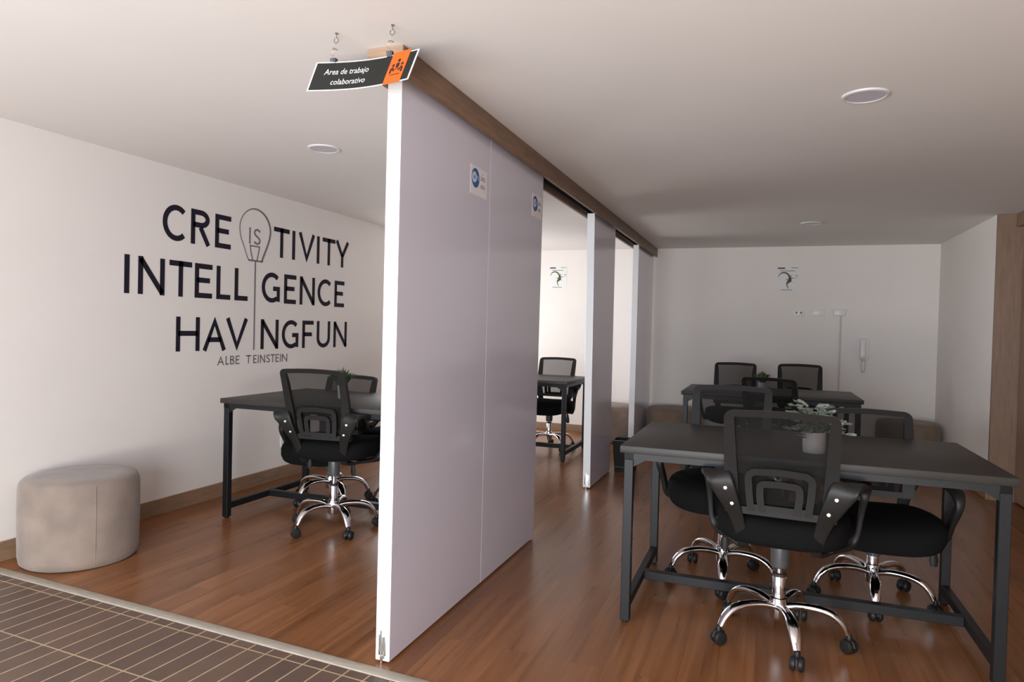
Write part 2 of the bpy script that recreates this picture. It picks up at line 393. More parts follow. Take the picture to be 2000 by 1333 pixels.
# ------------------------------------------------------------------ lettering
def glyph(ch, w, h, s):
    """list of (points, closed) strokes of a plain capital in a w x h box with stroke s"""
    a = s/2; l, r, b, t = a, w-a, a, h-a; m = w/2
    if ch == 'I': return [([(m, 0), (m, h)], 0)]
    if ch == 'L': return [([(l, h), (l, b), (w, b)], 0)]
    if ch == 'T': return [([(0, t), (w, t)], 0), ([(m, h), (m, 0)], 0)]
    if ch == 'E': return [([(w, t), (l, t), (l, b), (w, b)], 0), ([(l, h*.52), (w*.86, h*.52)], 0)]
    if ch == 'F': return [([(w, t), (l, t), (l, 0)], 0), ([(l, h*.5), (w*.86, h*.5)], 0)]
    if ch == 'H': return [([(l, 0), (l, h)], 0), ([(r, 0), (r, h)], 0), ([(l, h*.52), (r, h*.52)], 0)]
    if ch == 'N': return [([(l, 0), (l, h)], 0), ([(r, 0), (r, h)], 0), ([(l, h-s*.4), (r, s*.4)], 0)]
    if ch == 'A': return [([(a*.9, 0), (m, h-a*1.5), (w-a*.9, 0)], 0), ([(w*.22, h*.33), (w*.78, h*.33)], 0)]
    if ch == 'V': return [([(a*.9, h), (m, a*1.5), (w-a*.9, h)], 0)]
    if ch == 'Y': return [([(a*.9, h), (m, h*.42)], 0), ([(w-a*.9, h), (m, h*.42), ], 0), ([(m, h*.46), (m, 0)], 0)]
    if ch == 'U': return [([(l, h)]+arc(m, h*.36, m-a, h*.36-a, 180, 360)+[(r, h)], 0)]
    if ch == 'C': return [(arc(w*.56, h/2, w*.56-a, h/2-a, 48, 312, 26), 0)]
    if ch == 'G': return [(arc(w*.55, h/2, w*.55-a, h/2-a, 48, 300, 24)+[(r, h*.12), (r, h*.47), (w*.62, h*.47)], 0)]
    if ch == 'R': return [([(l, 0), (l, t), (w*.5, t)]+arc(w*.5, h*.745, w*.34, h*.255-a, 90, -90)+[(l, h*.49+a)], 0), ([(w*.48, h*.5), (w-a, 0)], 0)]
    if ch == 'B': return [([(l, b), (l, t), (w*.5, t)]+arc(w*.5, h*.76, w*.32, h*.24-a, 90, -90)+[(l, h*.52+a*.4)], 0), ([(w*.5, h*.52+a*.4)]+arc(w*.52, h*.27, w*.48-a, h*.27-a, 90, -90)+[(l, b)], 0)]
    if ch == 'S': return [([(w*.93, h*.83)]+arc(m, h*.74, m-a, h*.26-a, 40, 230, 12)+[(w*.72, h*.43)]+arc(m, h*.26, m-a, h*.26-a, 30, -140, 12)+[(w*.04, h*.14)], 0)]
mural = tag(empty('wall_lettering', (XL, 4.05, 1.02)), 'black and grey quotation with light bulb drawing stuck on the white left wall', 'wall decal')
def fl(u, v, d): return (XL+d, u, v)
def letters(rows, zb, zt, s, m):
    for ch, y0, y1 in rows:
        if ch == 'I': y0, y1 = (y0+y1)/2-s/2, (y0+y1)/2+s/2
        mb = MB()
        for pts, cl in glyph(ch, y1-y0, zt-zb, s): mb.ribbon([(y0+a, zb+b) for a, b in pts], s, -.001, .002, fl, bool(cl))
        rel(mb.build('letter', m, smooth=0), mural)
BV = 'black_vinyl'; GV = 'grey_vinyl'
letters([('C', 3.225, 3.412), ('R', 3.448, 3.614), ('E', 3.656, 3.801), ('T', 4.246, 4.427), ('I', 4.462, 4.497), ('V', 4.541, 4.748), ('I', 4.777, 4.814), ('T', 4.855, 5.035), ('Y', 5.043, 5.241)], 1.722, 1.950, .034, BV)
letters([('I', 2.959, 2.995), ('N', 3.054, 3.246), ('T', 3.282, 3.461), ('E', 3.487, 3.637), ('L', 3.676, 3.805), ('L', 3.846, 3.976), ('G', 4.123, 4.325), ('E', 4.375, 4.519), ('N', 4.566, 4.76), ('C', 4.799, 4.996), ('E', 5.038, 5.183)], 1.371, 1.599, .034, BV)
letters([('H', 3.341, 3.535), ('A', 3.564, 3.771), ('V', 3.771, 3.983), ('N', 4.121, 4.318), ('G', 4.359, 4.559), ('F', 4.608, 4.753), ('U', 4.799, 4.984), ('N', 5.036, 5.234)], 1.019, 1.243, .033, BV)
letters([('A', 3.695, 3.757), ('L', 3.772, 3.803), ('B', 3.814, 3.857), ('E', 3.869, 3.906), ('T', 3.97, 4.024), ('E', 4.046, 4.082), ('I', 4.094, 4.103), ('N', 4.118, 4.172), ('S', 4.187, 4.226), ('T', 4.233, 4.282), ('E', 4.29, 4.329), ('I', 4.341, 4.351), ('N', 4.364, 4.426)], .917, .978, .0085, GV)
letters([('I', 3.981, 3.996), ('S', 4.03, 4.10)], 1.788, 1.905, .014, GV)
bulb = [(3.983, 1.666), (3.960, 1.70), (3.930, 1.765), (3.900, 1.82), (3.886, 1.888), (3.897, 1.945), (3.932, 1.998), (3.985, 2.034), (4.042, 2.047), (4.105, 2.036), (4.160, 2.002), (4.196, 1.950), (4.206, 1.893), (4.190, 1.825), (4.155, 1.748), (4.130, 1.70), (4.118, 1.667)]
bp = catmull(bulb, 4); n = len(bp)
wd = [.007+.010*max(0, min(1, (i/n-.42)*5)) for i in range(n)]
rel(MB().ribbon(bp, wd, -.001, .002, fl).ribbon([(3.978, 1.669), (4.124, 1.669)], .012, -.001, .002, fl).build('bulb_outline', GV, smooth=0), mural)
rel(MB().ribbon([(4.022, 1.672), (4.003, 1.725), (3.993, 1.775), (4.091, 1.775), (4.080, 1.725), (4.066, 1.672)], .010, -.001, .002, fl).build('filament', GV, smooth=0), mural)
rel(MB().ribbon([(4.050, 1.664), (4.050, 1.016)], .013, -.001, .002, fl).build('cord_line', GV, smooth=0), mural)

# ------------------------------------------------------------------ text helper for the small printed signs
def text_bm(txt, size):
    cu = bpy.data.curves.new('t', 'FONT'); cu.body = txt; cu.size = size; cu.resolution_u = 2
    o = bpy.data.objects.new('t', cu); COL.objects.link(o)
    me = bpy.data.meshes.new_from_object(o.evaluated_get(bpy.context.evaluated_depsgraph_get()))
    v = [tuple(x.co) for x in me.vertices]; f = [tuple(p.vertices) for p in me.polygons]
    bpy.data.objects.remove(o); bpy.data.curves.remove(cu); bpy.data.meshes.remove(me)
    return v, f

# hanging sign
SY = 1.93
sign = tag(empty('hanging_sign', (-1.27, SY, 2.05)), 'black slanted sign with orange square hanging from the ceiling by two clips', 'sign')
def fs(u, v, d):                                   # u along the sign 0..1, v up 0..1, slanted ends and a slight bow
    x = -1.478+.388*u+.040*v; z = 2.0035+.092*v+.001*u - .0045*math.sin(PI*u)
    return (x, SY+d+.018*math.sin(PI*u), z)
def grid(fn, u0, u1, v0, v1, t0, t1, n=14):
    mb = MB(); up = [u0+(u1-u0)*i/n for i in range(n+1)]
    mb.ribbon([(u, (v0+v1)/2) for u in up], (v1-v0), t0, t1, fn); return mb
rel(grid(fs, 0, 1, 0, 1, -.0015, .0015).build('white_board', 'sign_white', smooth=0), sign)
rel(grid(fs, .015, .985, .038, .962, -.0025, -.0012).build('black_panel', 'sign_black', smooth=0), sign)
rel(grid(fs, .742, .915, -.01, 1.06, -.0036, -.0022, 6).build('orange_panel', 'orange', smooth=0), sign)
def sign_text(txt, right, v, size):
    vs, fsx = text_bm(txt, size); xm = max(a[0] for a in vs)
    mb = MB(); mb.add([fs(right+(a[0]-xm)/.388, v+a[1]/.092, -.0034) for a in vs], fsx)
    rel(mb.build('text_line', 'sign_white', smooth=0), sign)
sign_text('Area de trabajo', .535, .555, .0258); sign_text('colaborativo', .535, .20, .0258)
mb = MB()
def disc(mb, u, v, r, d0=-.0046, d1=-.0034, n=14): mb.poly([(u+r*math.cos(2*PI*i/n)/.388, v+r*math.sin(2*PI*i/n)/.092) for i in range(n)], d0, d1, fs)
disc(mb, .832, .745, .0052); disc(mb, .788, .60, .0045); disc(mb, .877, .61, .0045)
mb.poly([(.818, .50), (.846, .50), (.849, .66), (.815, .66)], -.0046, -.0034, fs)
mb.ribbon([(.776, .34), (.778, .50), (.792, .53), (.800, .42), (.815, .40)], .016, -.0046, -.0034, fs)
mb.ribbon([(.888, .34), (.886, .50), (.872, .53), (.864, .42), (.849, .40)], .016, -.0046, -.0034, fs)
mb.ribbon([(.797, .46), (.867, .46)], .02, -.0046, -.0034, fs); mb.ribbon([(.782, .28), (.882, .28)], .022, -.0046, -.0034, fs)
rel(mb.build('meeting_pictogram', 'sign_black', smooth=0), sign)
for hx, cx, uu in ((-1.363, -1.379, .22), (-1.151, -1.166, .735)):
    hook = MB()
    hook.tube([(hx, SY, H), (hx, SY, H-.016)], .0016, 8)
    hook.lathe([(.0001, 0), (.005, 0), (.005, .003), (.0001, .003)], (hx, SY, H-.003), 12)
    hook.tube([(hx+.0085*math.sin(2*PI*i/20), SY, H-.0245+.0085*math.cos(2*PI*i/20)) for i in range(19)], .0014, 6, ref=(0, 1, 0))
    rel(hook.build('ceiling_hook', 'wire'), sign)
    zt = fs(uu, 1, 0)[2]
    wr = MB(); zc = zt+.040
    wr.tube(catmull([(hx, SY, H-.033), (hx-.004, SY, H-.045), ((hx+cx)/2-.003, SY, zc+.004), ((hx+cx)/2+.002, SY, zc)], 4), .0008, 6)
    wr.tube([((hx+cx)/2+.0055*math.sin(2*PI*i/14), SY-.001, zc+.0035*math.cos(2*PI*i/14)) for i in range(14)], .0010, 6, ref=(0, 1, 0), closed=True)
    wr.tube([((hx+cx)/2+.004, SY, zc+.001), ((hx+cx)/2+.012, SY, zc-.004)], .0022, 6)
    wr.tube(catmull([((hx+cx)/2, SY, zc-.003), (cx-.002, SY, zc-.015), (cx, SY, zt+.018)], 4), .0008, 6)
    rel(wr.build('hanging_wire', 'wire'), sign)
    bc = MB(); yb = fs(uu, 1, 0)[1]
    bc.add([(cx-.010, yb-.008, zt+.013), (cx+.010, yb-.008, zt+.013), (cx+.010, yb+.008, zt+.013), (cx-.010, yb+.008, zt+.013), (cx-.010, yb-.003, zt-.004), (cx+.010, yb-.003, zt-.004), (cx+.010, yb+.003, zt-.004), (cx-.010, yb+.003, zt-.004)],
           [(0, 1, 2, 3), (0, 4, 5, 1), (1, 5, 6, 2), (2, 6, 7, 3), (3, 7, 4, 0), (4, 7, 6, 5)])
    b = rel(bc.build('binder_clip', 'clip_black', smooth=0), sign)
    ar = MB().tube([(cx-.002, yb-.009, zt), (cx-.004, yb-.008, zt+.012), (cx-.001, yb-.003, zt+.024), (cx+.002, yb-.003, zt+.024), (cx+.003, yb-.008, zt+.012), (cx+.002, yb-.009, zt)], .0008, 6)
    a = ar.build('clip_handle', 'bolt'); a.parent = b

# round stickers on the panels
def sticker(y0, y1, z0, z1, label):
    root = tag(empty('sticker', (XP1, (y0+y1)/2, (z0+z1)/2)), label, 'sticker')
    f = lambda u, v, d: (XP1+d, y0+(y1-y0)*u, z0+(z1-z0)*v)
    W, Hh = y1-y0, z1-z0
    rel(MB().poly([(0, 0), (1, 0), (1, 1), (0, 1)], .0002, .0010, f).build('backing', 'sticker_paper', smooth=0), root)
    C = lambda u, v, r, n=28: [(u+r*math.cos(2*PI*i/n)/W, v+r*math.sin(2*PI*i/n)/Hh) for i in range(n)]
    rel(MB().poly(C(.29, .585, .043), .0008, .0016, f).build('blue_disc', 'blue_ink', smooth=0), root)
    mb = MB().poly(C(.22, .60, .024, 20), .0014, .0022, f)
    rel(mb.build('pale_blob', 'pale_ink', smooth=0), root)
    def ww(u, v, s, d, chs, m, nm):
        mb = MB()
        for ch, o in chs:
            if ch == 'W': st = [[(0, 1), (.25, 0), (.5, .8), (.75, 0), (1, 1)]]
            elif ch == 'F': st = [[(.9, 1), (0, 1), (0, 0)], [(0, .55), (.7, .55)]]
            else: st = [[(.1, 0), (.1, .65)], [(.1, .82), (.1, 1)]]
            for q in st: mb.ribbon([(y0+(u)*W+(o+a)*s, z0+v*Hh+b*s) for a, b in q], s*.17, d, d+.0007, lambda a, b, dd: (XP1+dd, a, b))
        rel(mb.build(nm, m, smooth=0), root)
    ww(.155, .535, .017, .0021, [('W', 0), ('i', 1.2)], 'blue_ink', 'small_lettering')
    ww(.345, .535, .017, .0014, [('F', 0), ('i', 1.15)], 'pale_ink', 'small_lettering')
    for v, a, b in ((.80, .68, .74), (.70, .60, .88), (.65, .62, .86), (.60, .58, .90), (.42, .64, .82), (.37, .58, .88), (.32, .60, .86)):
        rel(MB().poly([(a, v), (b, v), (b, v+.022), (a, v+.022)], .0008, .0014, f).build('fine_print', GV, smooth=0), root)
sticker(2.748, 2.936, 1.812, 1.940, 'blue and white round sticker on the nearest sliding panel')
sticker(3.592, 3.760, 1.850, 1.975, 'blue and white round sticker at the far edge of the second joined panel')

# ------------------------------------------------------------------ ceiling lamps
def lamp(x, y, label):
    root = tag(empty('ceiling_light', (x, y, H)), label, 'ceiling light', 'round flat ceiling lights')
    MB().lathe([(.073, -.006), (.076, -.008), (.085, -.006), (.088, 0), (.073, 0), (.073, -.006)], n=48).build('trim_ring', 'lamp_ring', root)
    MB().lathe([(.0001, -.0045), (.045, -.005), (.0732, -.005), (.0732, -.001)], n=48).build('diffuser', 'diffuser', root)
lamp(.345, 3.05, 'round ceiling light above the near right table, largest of the three in view')
lamp(-2.306, 3.173, 'round ceiling light above the left room beside the quotation wall')
lamp(.339, 6.36, 'small distant ceiling light in front of the far wall')

# ------------------------------------------------------------------ far wall fittings
def poster(x0, x1, z0, z1, label):
    root = tag(empty('poster', ((x0+x1)/2, YF, (z0+z1)/2)), label, 'poster', 'lizard posters on the far wall')
    f = lambda u, v, d: (x0+(x1-x0)*u, YF-d, z0+(z1-z0)*v)
    rel(MB().poly([(0, 0), (1, 0), (1, 1), (0, 1)], .0003, .002, f).build('sheet', 'paper', smooth=0), root)
    rel(MB().poly([(.03, .885), (.36, .885), (.36, .94), (.03, .94)], .0018, .003, f).build('purple_bar', 'purple_ink', smooth=0), root)
    body = catmull([(.06, .58), (.14, .69), (.28, .745), (.44, .72), (.56, .62), (.60, .50), (.56, .42), (.47, .33), (.48, .24), (.55, .13)], 4)
    k = len(body); wd = [.02+.10*math.exp(-((i/k-.60)/.12)**2)+.045*math.sin(PI*i/k) for i in range(k)]
    mb = MB().ribbon(body, wd, .0018, .003, f)
    for a, b in (((.60, .52), (.80, .53)), ((.58, .45), (.72, .38)), ((.60, .57), (.70, .65)), ((.52, .44), (.42, .50))): mb.ribbon([a, b], .022, .0018, .003, f)
    rel(mb.build('lizard_drawing', 'olive_ink', smooth=0), root)
    for v, a, b in ((.915, .66, .95), (.80, .14, .82), (.62, .85, .97), (.55, .84, .92), (.07, .2, .72)):
        rel(MB().poly([(a, v), (b, v), (b, v+.022), (a, v+.022)], .0018, .0026, f).build('fine_print', GV, smooth=0), root)
poster(.098, .318, 1.692, 1.975, 'paper poster with a green lizard high on the far right wall')
poster(-2.492, -2.272, 1.715, 1.996, 'paper poster with a green lizard seen through the gap between panels')
def outlet(x, z, w, h, label, slots, wall='far', y=None):
    root = tag(empty('wall_outlet', (x, YF, z) if wall == 'far' else (XL, y, z)), label, 'outlet')
    if wall == 'far':
        MB().box(-w/2, w/2, -.012, 0, -h/2, h/2, bev=.004).build('face_plate', 'white_plastic', root)
        for sx in slots: MB().box(sx*w-.010, sx*w+.010, -.0135, -.011, -.010, .010, bev=.002).build('socket', 'socket', root)
    else:
        MB().box(0, .010, -w/2, w/2, -h/2, h/2, bev=.004).build('face_plate', 'white_plastic', root)
        for sx in slots: MB().box(.009, .0112, -.008, .008, sx*h-.010, sx*h+.010, bev=.002).build('socket', 'socket', root)
outlet(.329, 1.470, .115, .072, 'white double outlet on the far wall, left of the row of three', (-.2, .2))
outlet(.520, 1.474, .125, .072, 'blank white plate in the middle of the row of three on the far wall', ())
outlet(0, .305, .075, .115, 'white outlet low on the left wall behind the near left table', (.22, -.22), 'left', 4.40)
cd_ = tag(empty('conduit_box', (.728, YF, 1.478)), 'white box with a thin cable conduit running down the far wall', 'conduit')
MB().box(-.060, .060, -.028, 0, -.036, .036, bev=.006).build('box', 'white_plastic', cd_)
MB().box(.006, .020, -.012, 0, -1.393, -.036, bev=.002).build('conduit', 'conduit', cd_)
ip = tag(empty('intercom_phone', (.966, YF, 1.10)), 'white intercom handset with coiled cord hanging on the far wall', 'intercom')
MB().box(-.036, .050, -.028, 0, -.115, .112, bev=.006).build('base', 'white_plastic', ip)
hs = MB(); hs.tube(catmull([(-.012, -.040, .105), (-.012, -.056, .08), (-.012, -.052, 0), (-.012, -.056, -.075), (-.012, -.040, -.10)], 5), (.026, .012), 12, p=3.5)
hs.box(-.036, .012, -.052, -.026, .062, .108, bev=.006).box(-.036, .012, -.052, -.026, -.105, -.058, bev=.006)
hs.build('handset', 'white_plastic', ip)
cp = []
for i in range(200):
    t = i/199; a = 2*PI*t; cx, cz = .0+.020*math.sin(a), -.175+.068*math.cos(a); k = 2*PI*22*t
    cp.append((cx+.006*math.cos(k), -.012-.006*math.sin(k)*.8, cz+.004*math.cos(k)))
MB().tube(cp, .0022, 6).build('coiled_cord', 'lamp_ring', ip)

# ------------------------------------------------------------------ ottomans and bin
def ottoman(x, y, r, h, m, label, rz=0):
    root = tag(empty('ottoman', (x, y, 0), rz), label, 'ottoman', 'round suede ottomans')
    prof = [(r*.93, .004), (r*.965, .012), (r*.985, .04), (r*.995, .15), (r, h*.6), (r*.995, h-.06), (r*.985, h-.035), (r*.955, h-.014), (r*.90, h-.003), (r*.7, h+.004), (r*.35, h+.008), (.0001, h+.009)]
    MB().lathe(prof, n=64).build('upholstery', m, root, smooth=60)
    mb = MB()
    for a in (-24, 156): mb.tube([(r*math.cos(R(a))*k, r*math.sin(R(a))*k, z) for k, z in ((.975, .02), (.998, .12), (1.003, .6*h), (.998, h-.05), (.975, h-.02))], .0016, 6)
    mb.build('seam', m, root)
    MB().lathe([(r*.9, 0), (r*.92, .004)], n=48).build('base', 'bin', root)
ottoman(-3.252, 2.50, .268, .425, 'suede', 'pale taupe round ottoman against the left wall, beside the tiled strip')
ottoman(-.925, 7.66, .29, .40, 'suede_dark', 'brown ottoman against the far wall just right of the last panel')
ottoman(-1.62, 7.58, .30, .40, 'suede_dark', 'brown ottoman seen through the second gap between the panels')
ottoman(1.335, 7.64, .28, .41, 'suede_dark', 'dark ottoman in the far right corner beyond the near table')
bn = tag(empty('waste_bin', (-1.115, 5.95, 0)), 'small black square waste bin at the foot of the narrow panel', 'bin')
mb = MB(); a, b, hh = .080, .100, .275
mb.add([(s1*k, s2*k, z) for k, z in ((a, 0), (b, hh), (b-.006, hh), (a-.006, .008)) for s1, s2 in ((-1, -1), (1, -1), (1, 1), (-1, 1))],
       [(k*4+i, k*4+(i+1) % 4, (k+1)*4+(i+1) % 4, (k+1)*4+i) for k in range(3) for i in range(4)]+[(3, 2, 1, 0), (12, 13, 14, 15)])
mb.build('body', 'bin', bn, smooth=0)
MB().tube([(s1*.101, s2*.101, hh) for s1, s2 in ((-1, -1), (1, -1), (1, 1), (-1, 1))], .005, 8, ref=(0, 0, 1), closed=True).build('rim', 'bin_rim', bn)
MB().tube([(s1*.084, s2*.084, .045) for s1, s2 in ((-1, -1), (1, -1), (1, 1), (-1, 1))], .004, 8, ref=(0, 0, 1), closed=True).build('band', 'bin_rim', bn)

# ------------------------------------------------------------------ tables
TW, TD, TH = 1.395, .845, .745
def make_table():
    root = empty('work_table', (0, 0, 0))
    MB().box(0, TW, 0, TD, TH-.030, TH, bev=.0025).build('tabletop', 'table_top', root)
    i, k = .016, .038
    mb = MB()
    for y0 in (i, TD-i-k): mb.box(i, TW-i, y0, y0+k, TH-.030-.028, TH-.030)
    for x0 in (i, TW-i-k): mb.box(x0, x0+k, i, TD-i, TH-.030-.028, TH-.030)
    for x0, sx in ((i+k, 1), (TW-i-k, -1)):
        for y0 in (i+.006, TD-i-.012):
            z = TH-.058; mb.add([(x0, y0, z), (x0+sx*.05, y0, z), (x0, y0, z-.03), (x0, y0+.006, z), (x0+sx*.05, y0+.006, z), (x0, y0+.006, z-.03)], [(0, 1, 2), (5, 4, 3), (0, 3, 4, 1), (1, 4, 5, 2), (2, 5, 3, 0)])
    mb.build('top_frame', 'table_steel', root, smooth=0)
    for x0 in (i, TW-i-k):
        for y0 in (i, TD-i-k):
            l = MB().box(x0, x0+k, y0, y0+k, .008, TH-.058, bev=.002, seg=1).build('leg', 'table_steel', root, smooth=0)
            MB().lathe([(.014, 0), (.016, .004), (.013, .009)], (x0+k/2, y0+k/2, 0), 16).build('foot', 'plastic', l)
        MB().box(x0+.003, x0+k-.003, i+k, TD-i-k, .055, .095, bev=.002, seg=1).build('side_rail', 'table_steel', root, smooth=0)
    MB().box(i+k-.003, TW-i-k+.003, TD/2-.02, TD/2+.02, .055, .095, bev=.002, seg=1).build('stretcher', 'table_steel', root, smooth=0)
    return root
tab = make_table()
G_T = 'black work tables'
spots = [(-.5535, 2.822, 'black work table nearest the camera on the right, potted eucalyptus on top'),
         (-.635, 5.74, 'black work table at the far right, small green plant on top'),
         (-3.143, 3.325, 'black work table in the left room under the wall quotation'),
         (-3.085, 6.05, 'black work table seen through the gap between the panels')]
tabs = [tab]+[copy_tree(tab) for _ in spots[1:]]
for t, (x, y, lb) in zip(tabs, spots):
    t.location = (x, y, 0); tag(t, lb, 'table', G_T)
tabs[1].scale = (.965, 1, 1)

# ------------------------------------------------------------------ office chair (faces local +Y)
UPPER = ('seat', 'mechanism', 'backrest', 'armrest', 'lever', 'gas_cover')
def back_y(x, z): 
    t = max(0, (z-.55)/.40); return -.222-.105*t**1.5+.10*x*x*4*.35
def fb(u, v, d): return (u, back_y(u, v)+d, v)
def make_chair():
    root = empty('office_chair', (0, 0, 0))
    # seat
    mb = MB(); n = 40; vs = []; fs_ = []
    lay = [(.84, .430, 0), (.96, .436, 0), (1.0, .462, 0), (1.0, .500, 0), (.97, .522, .3), (.86, .535, .7), (.55, .538, 1), (.2, .536, 1)]
    for k, z, drop in lay:
        for i in range(n):
            a = 2*PI*i/n; c, s = math.cos(a), math.sin(a); e = 2/3.6
            x = math.copysign(abs(c)**e, c)*.255*k; y = math.copysign(abs(s)**e, s)*.245*k
            if y < 0: x *= 1-.10*(-y/.245)
            dz = -.030*max(0, (y-.10)/.145)**2 + .012*(x/.255)**2*(1 if k > .3 else 0)
            vs.append((x, y+.02, z+dz))
    for q in range(len(lay)-1):
        for i in range(n): fs_.append((q*n+i, q*n+(i+1) % n, (q+1)*n+(i+1) % n, (q+1)*n+i))
    fs_ += [tuple(range(n))[::-1], tuple((len(lay)-1)*n+i for i in range(n))]
    mb.add(vs, fs_); mb.build('seat', 'seat_fabric', root, smooth=60)
    mb = MB().box(-.06, .06, -.09, .09, .416, .435, bev=.005).box(-.19, .19, -.09, -.05,   .426, .436, bev=.003).box(-.19, .19, .0, .05,   .426, .436, bev=.003)
    mb.build('mechanism', 'plastic', root)
    # lever
    mb = MB().tube([(-.06, .03, .424), (-.20, .04, .424), (-.218, .045, .415)], .005, 8)
    mb.tube([(-.218, .045, .418), (-.222, .045, .395), (-.224, .045, .355), (-.225, .045, .325)], [(.007, .006), (.012, .007), (.018, .008), (.014, .007)], 12, ref=(1, 0, 0))
    mb.build('lever', 'plastic', root)
    # lift
    MB().lathe([(.029, .318), (.033, .322), (.035, .345), (.036, .42), (.034, .43)], n=24).build('gas_cover', 'plastic_grey', root)
    mb = MB().lathe([(.0255, .165), (.0255, .262), (.022, .268), (.0145, .268), (.0145, .42)], n=24)
    mb.lathe([(.030, .090), (.033, .100), (.034, .158), (.032, .172), (.0256, .175)], n=24)
    gl = mb.build('gas_lift', 'chrome', root)
    MB().lathe([(.0262, .258), (.0275, .262), (.0275, .268), (.02, .272)], n=24).build('collar', 'dark_gap', gl)
    # legs and casters
    for i in range(5):
        a = R(-90+72*i); ca, sa = math.cos(a), math.sin(a)
        pr = catmull([(.022, .138, .021, .014), (.08, .150, .019, .014), (.15, .150, .020, .014), (.200, .137, .023, .013), (.232, .108, .021, .012), (.250, .072, .016, .011)], 4)
        lg = MB().tube([(r*ca, r*sa, z) for r, z, _, _ in pr], [(p[2], p[3]) for p in pr], 14, ref=(-sa, ca, 0), p=2.3).build('leg', 'chrome', root, smooth=50)
        cx, cy = .257*ca, .257*sa
        tw = R(random.uniform(-60, 60)); d = Matrix.Translation((cx, cy, 0)) @ Matrix.Rotation(a+tw, 4, 'Z')
        mb = MB()
        for s_ in (-1, 1):
            w_ = MB().lathe([(.004, s_*.006), (.026, s_*.006), (.0275, s_*.010), (.0270, s_*.018), (.022, s_*.0245), (.008, s_*.0262), (.0001, s_*.0262)], (0, 0, .0278), 24, axis='Y'); mb.add([d @ Vector(v) for v in w_.v], w_.f)
        hd = MB().tube([(-.024+.0, 0, .030), (-.020, 0, .048), (0, 0, .057), (.020, 0, .048), (.026, 0, .030)], [(.0055, .005)]*5, 10, ref=(0, 1, 0)); hd.lathe([(.011, .052), (.011, .068), (.008, .074)], n=14)
        mb.add([d @ Vector(v) for v in hd.v], hd.f)
        mb.build('caster', 'plastic', lg, smooth=40)
    # backrest
    def corner(cx, cz, r, a0, a1): return arc(cx, cz, r, r, a0, a1, 5)
    L_ = [(-.170, .560), (-.172, .62), (-.175, .70), (-.178, .78), (-.180, .88)]
    pts = L_+corner(-.163, .932, .018, 180, 90)+[(-.08, .954), (0, .956), (.08, .954)]+corner(.163, .932, .018, 90, 0)+[(-x, z) for x, z in L_[::-1]]
    wd = [.052, .052, .049, .045, .040]+[.036, .034, .031, .028, .026, .025]+[.025]*3+[.025, .026, .028, .031, .034, .036]+[.040, .045, .049, .052, .052]
    mb = MB().ribbon(pts, wd, -.012, .012, fb)
    mb.ribbon([(-.16+.32*i/10, .573) for i in range(11)], .028, -.016, .012, fb)
    bk = mb.build('backrest', 'plastic', root, smooth=40)
    # lumbar piece: two nested arches standing on the lower bar
    mb = MB()
    o = [(-.100, .575), (-.108, .65)]+arc(-.083, .702, .028, .028, 180, 90, 5)+[(-.04, .733), (0, .735), (.04, .733)]+arc(.083, .702, .028, .028, 90, 0, 5)+[(.108, .65), (.100, .575)]
    mb.ribbon(o, .026, -.024, -.012, fb)
    inn = [(-.062, .575), (-.069, .64)]+arc(-.052, .668, .017, .017, 180, 90, 4)+[(0, .688)]+arc(.052, .668, .017, .017, 90, 0, 4)+[(.069, .64), (.062, .575)]
    mb.ribbon(inn, .026, -.024, -.012, fb); mb.ribbon([(-.11+.22*i/8, .592) for i in range(9)], .020, -.024, -.012, fb)
    mb.build('lumbar_support', 'plastic', bk, smooth=40)
    nx, nz = 12, 14; mb = MB(); vs = []; ff = []
    for j in range(nz+1):
        for i in range(nx+1): 
            z = .565+(.948-.565)*j/nz; x = (-.160+.320*i/nx); p = fb(x, z, .006); vs.append(p)
    for j in range(nz):
        for i in range(nx): q = j*(nx+1)+i; ff.append((q, q+1, q+nx+2, q+nx+1))
    mb.add(vs, ff); mb.build('mesh_panel', 'mesh', bk, smooth=60)
    # looped armrests with bolted brackets
    for s_ in (-1, 1):
        cp = [(.130, -.172, .426, .020, .011), (.152, -.222, .540, .026, .011), (.182, -.256, .620, .037, .011), (.218, -.266, .692, .047, .011), (.258, -.215, .704, .032, .012), (.282, -.085, .676, .027, .013), (.294, .01, .668, .026, .013),
              (.302, .072, .648, .023, .018), (.300, .086, .600, .016, .022), (.287, .052, .530, .012, .025), (.272, .02, .455, .013, .026), (.235, -.01, .424, .022, .012), (.172, -.09, .418, .022, .009)]
        pp = catmull(cp, 5, True)
        ar = MB().tube([(s_*p[0], p[1], p[2]) for p in pp], [(p[3], p[4]) for p in pp], 18, ref=(1, 0, 0), closed=True, p=5.).build('armrest', 'plastic', root, smooth=50)
        for (bx, by, bz) in ((.168, -.257, .598), (.192, -.274, .658)):
            MB().lathe([(.0001, -.006), (.006, -.0055), (.0085, -.003), (.009, .004)], (s_*bx, by, bz), 14, axis='Y').build('bolt', 'bolt', ar)
    return root
chair = make_chair()
G_C = 'black mesh office chairs'
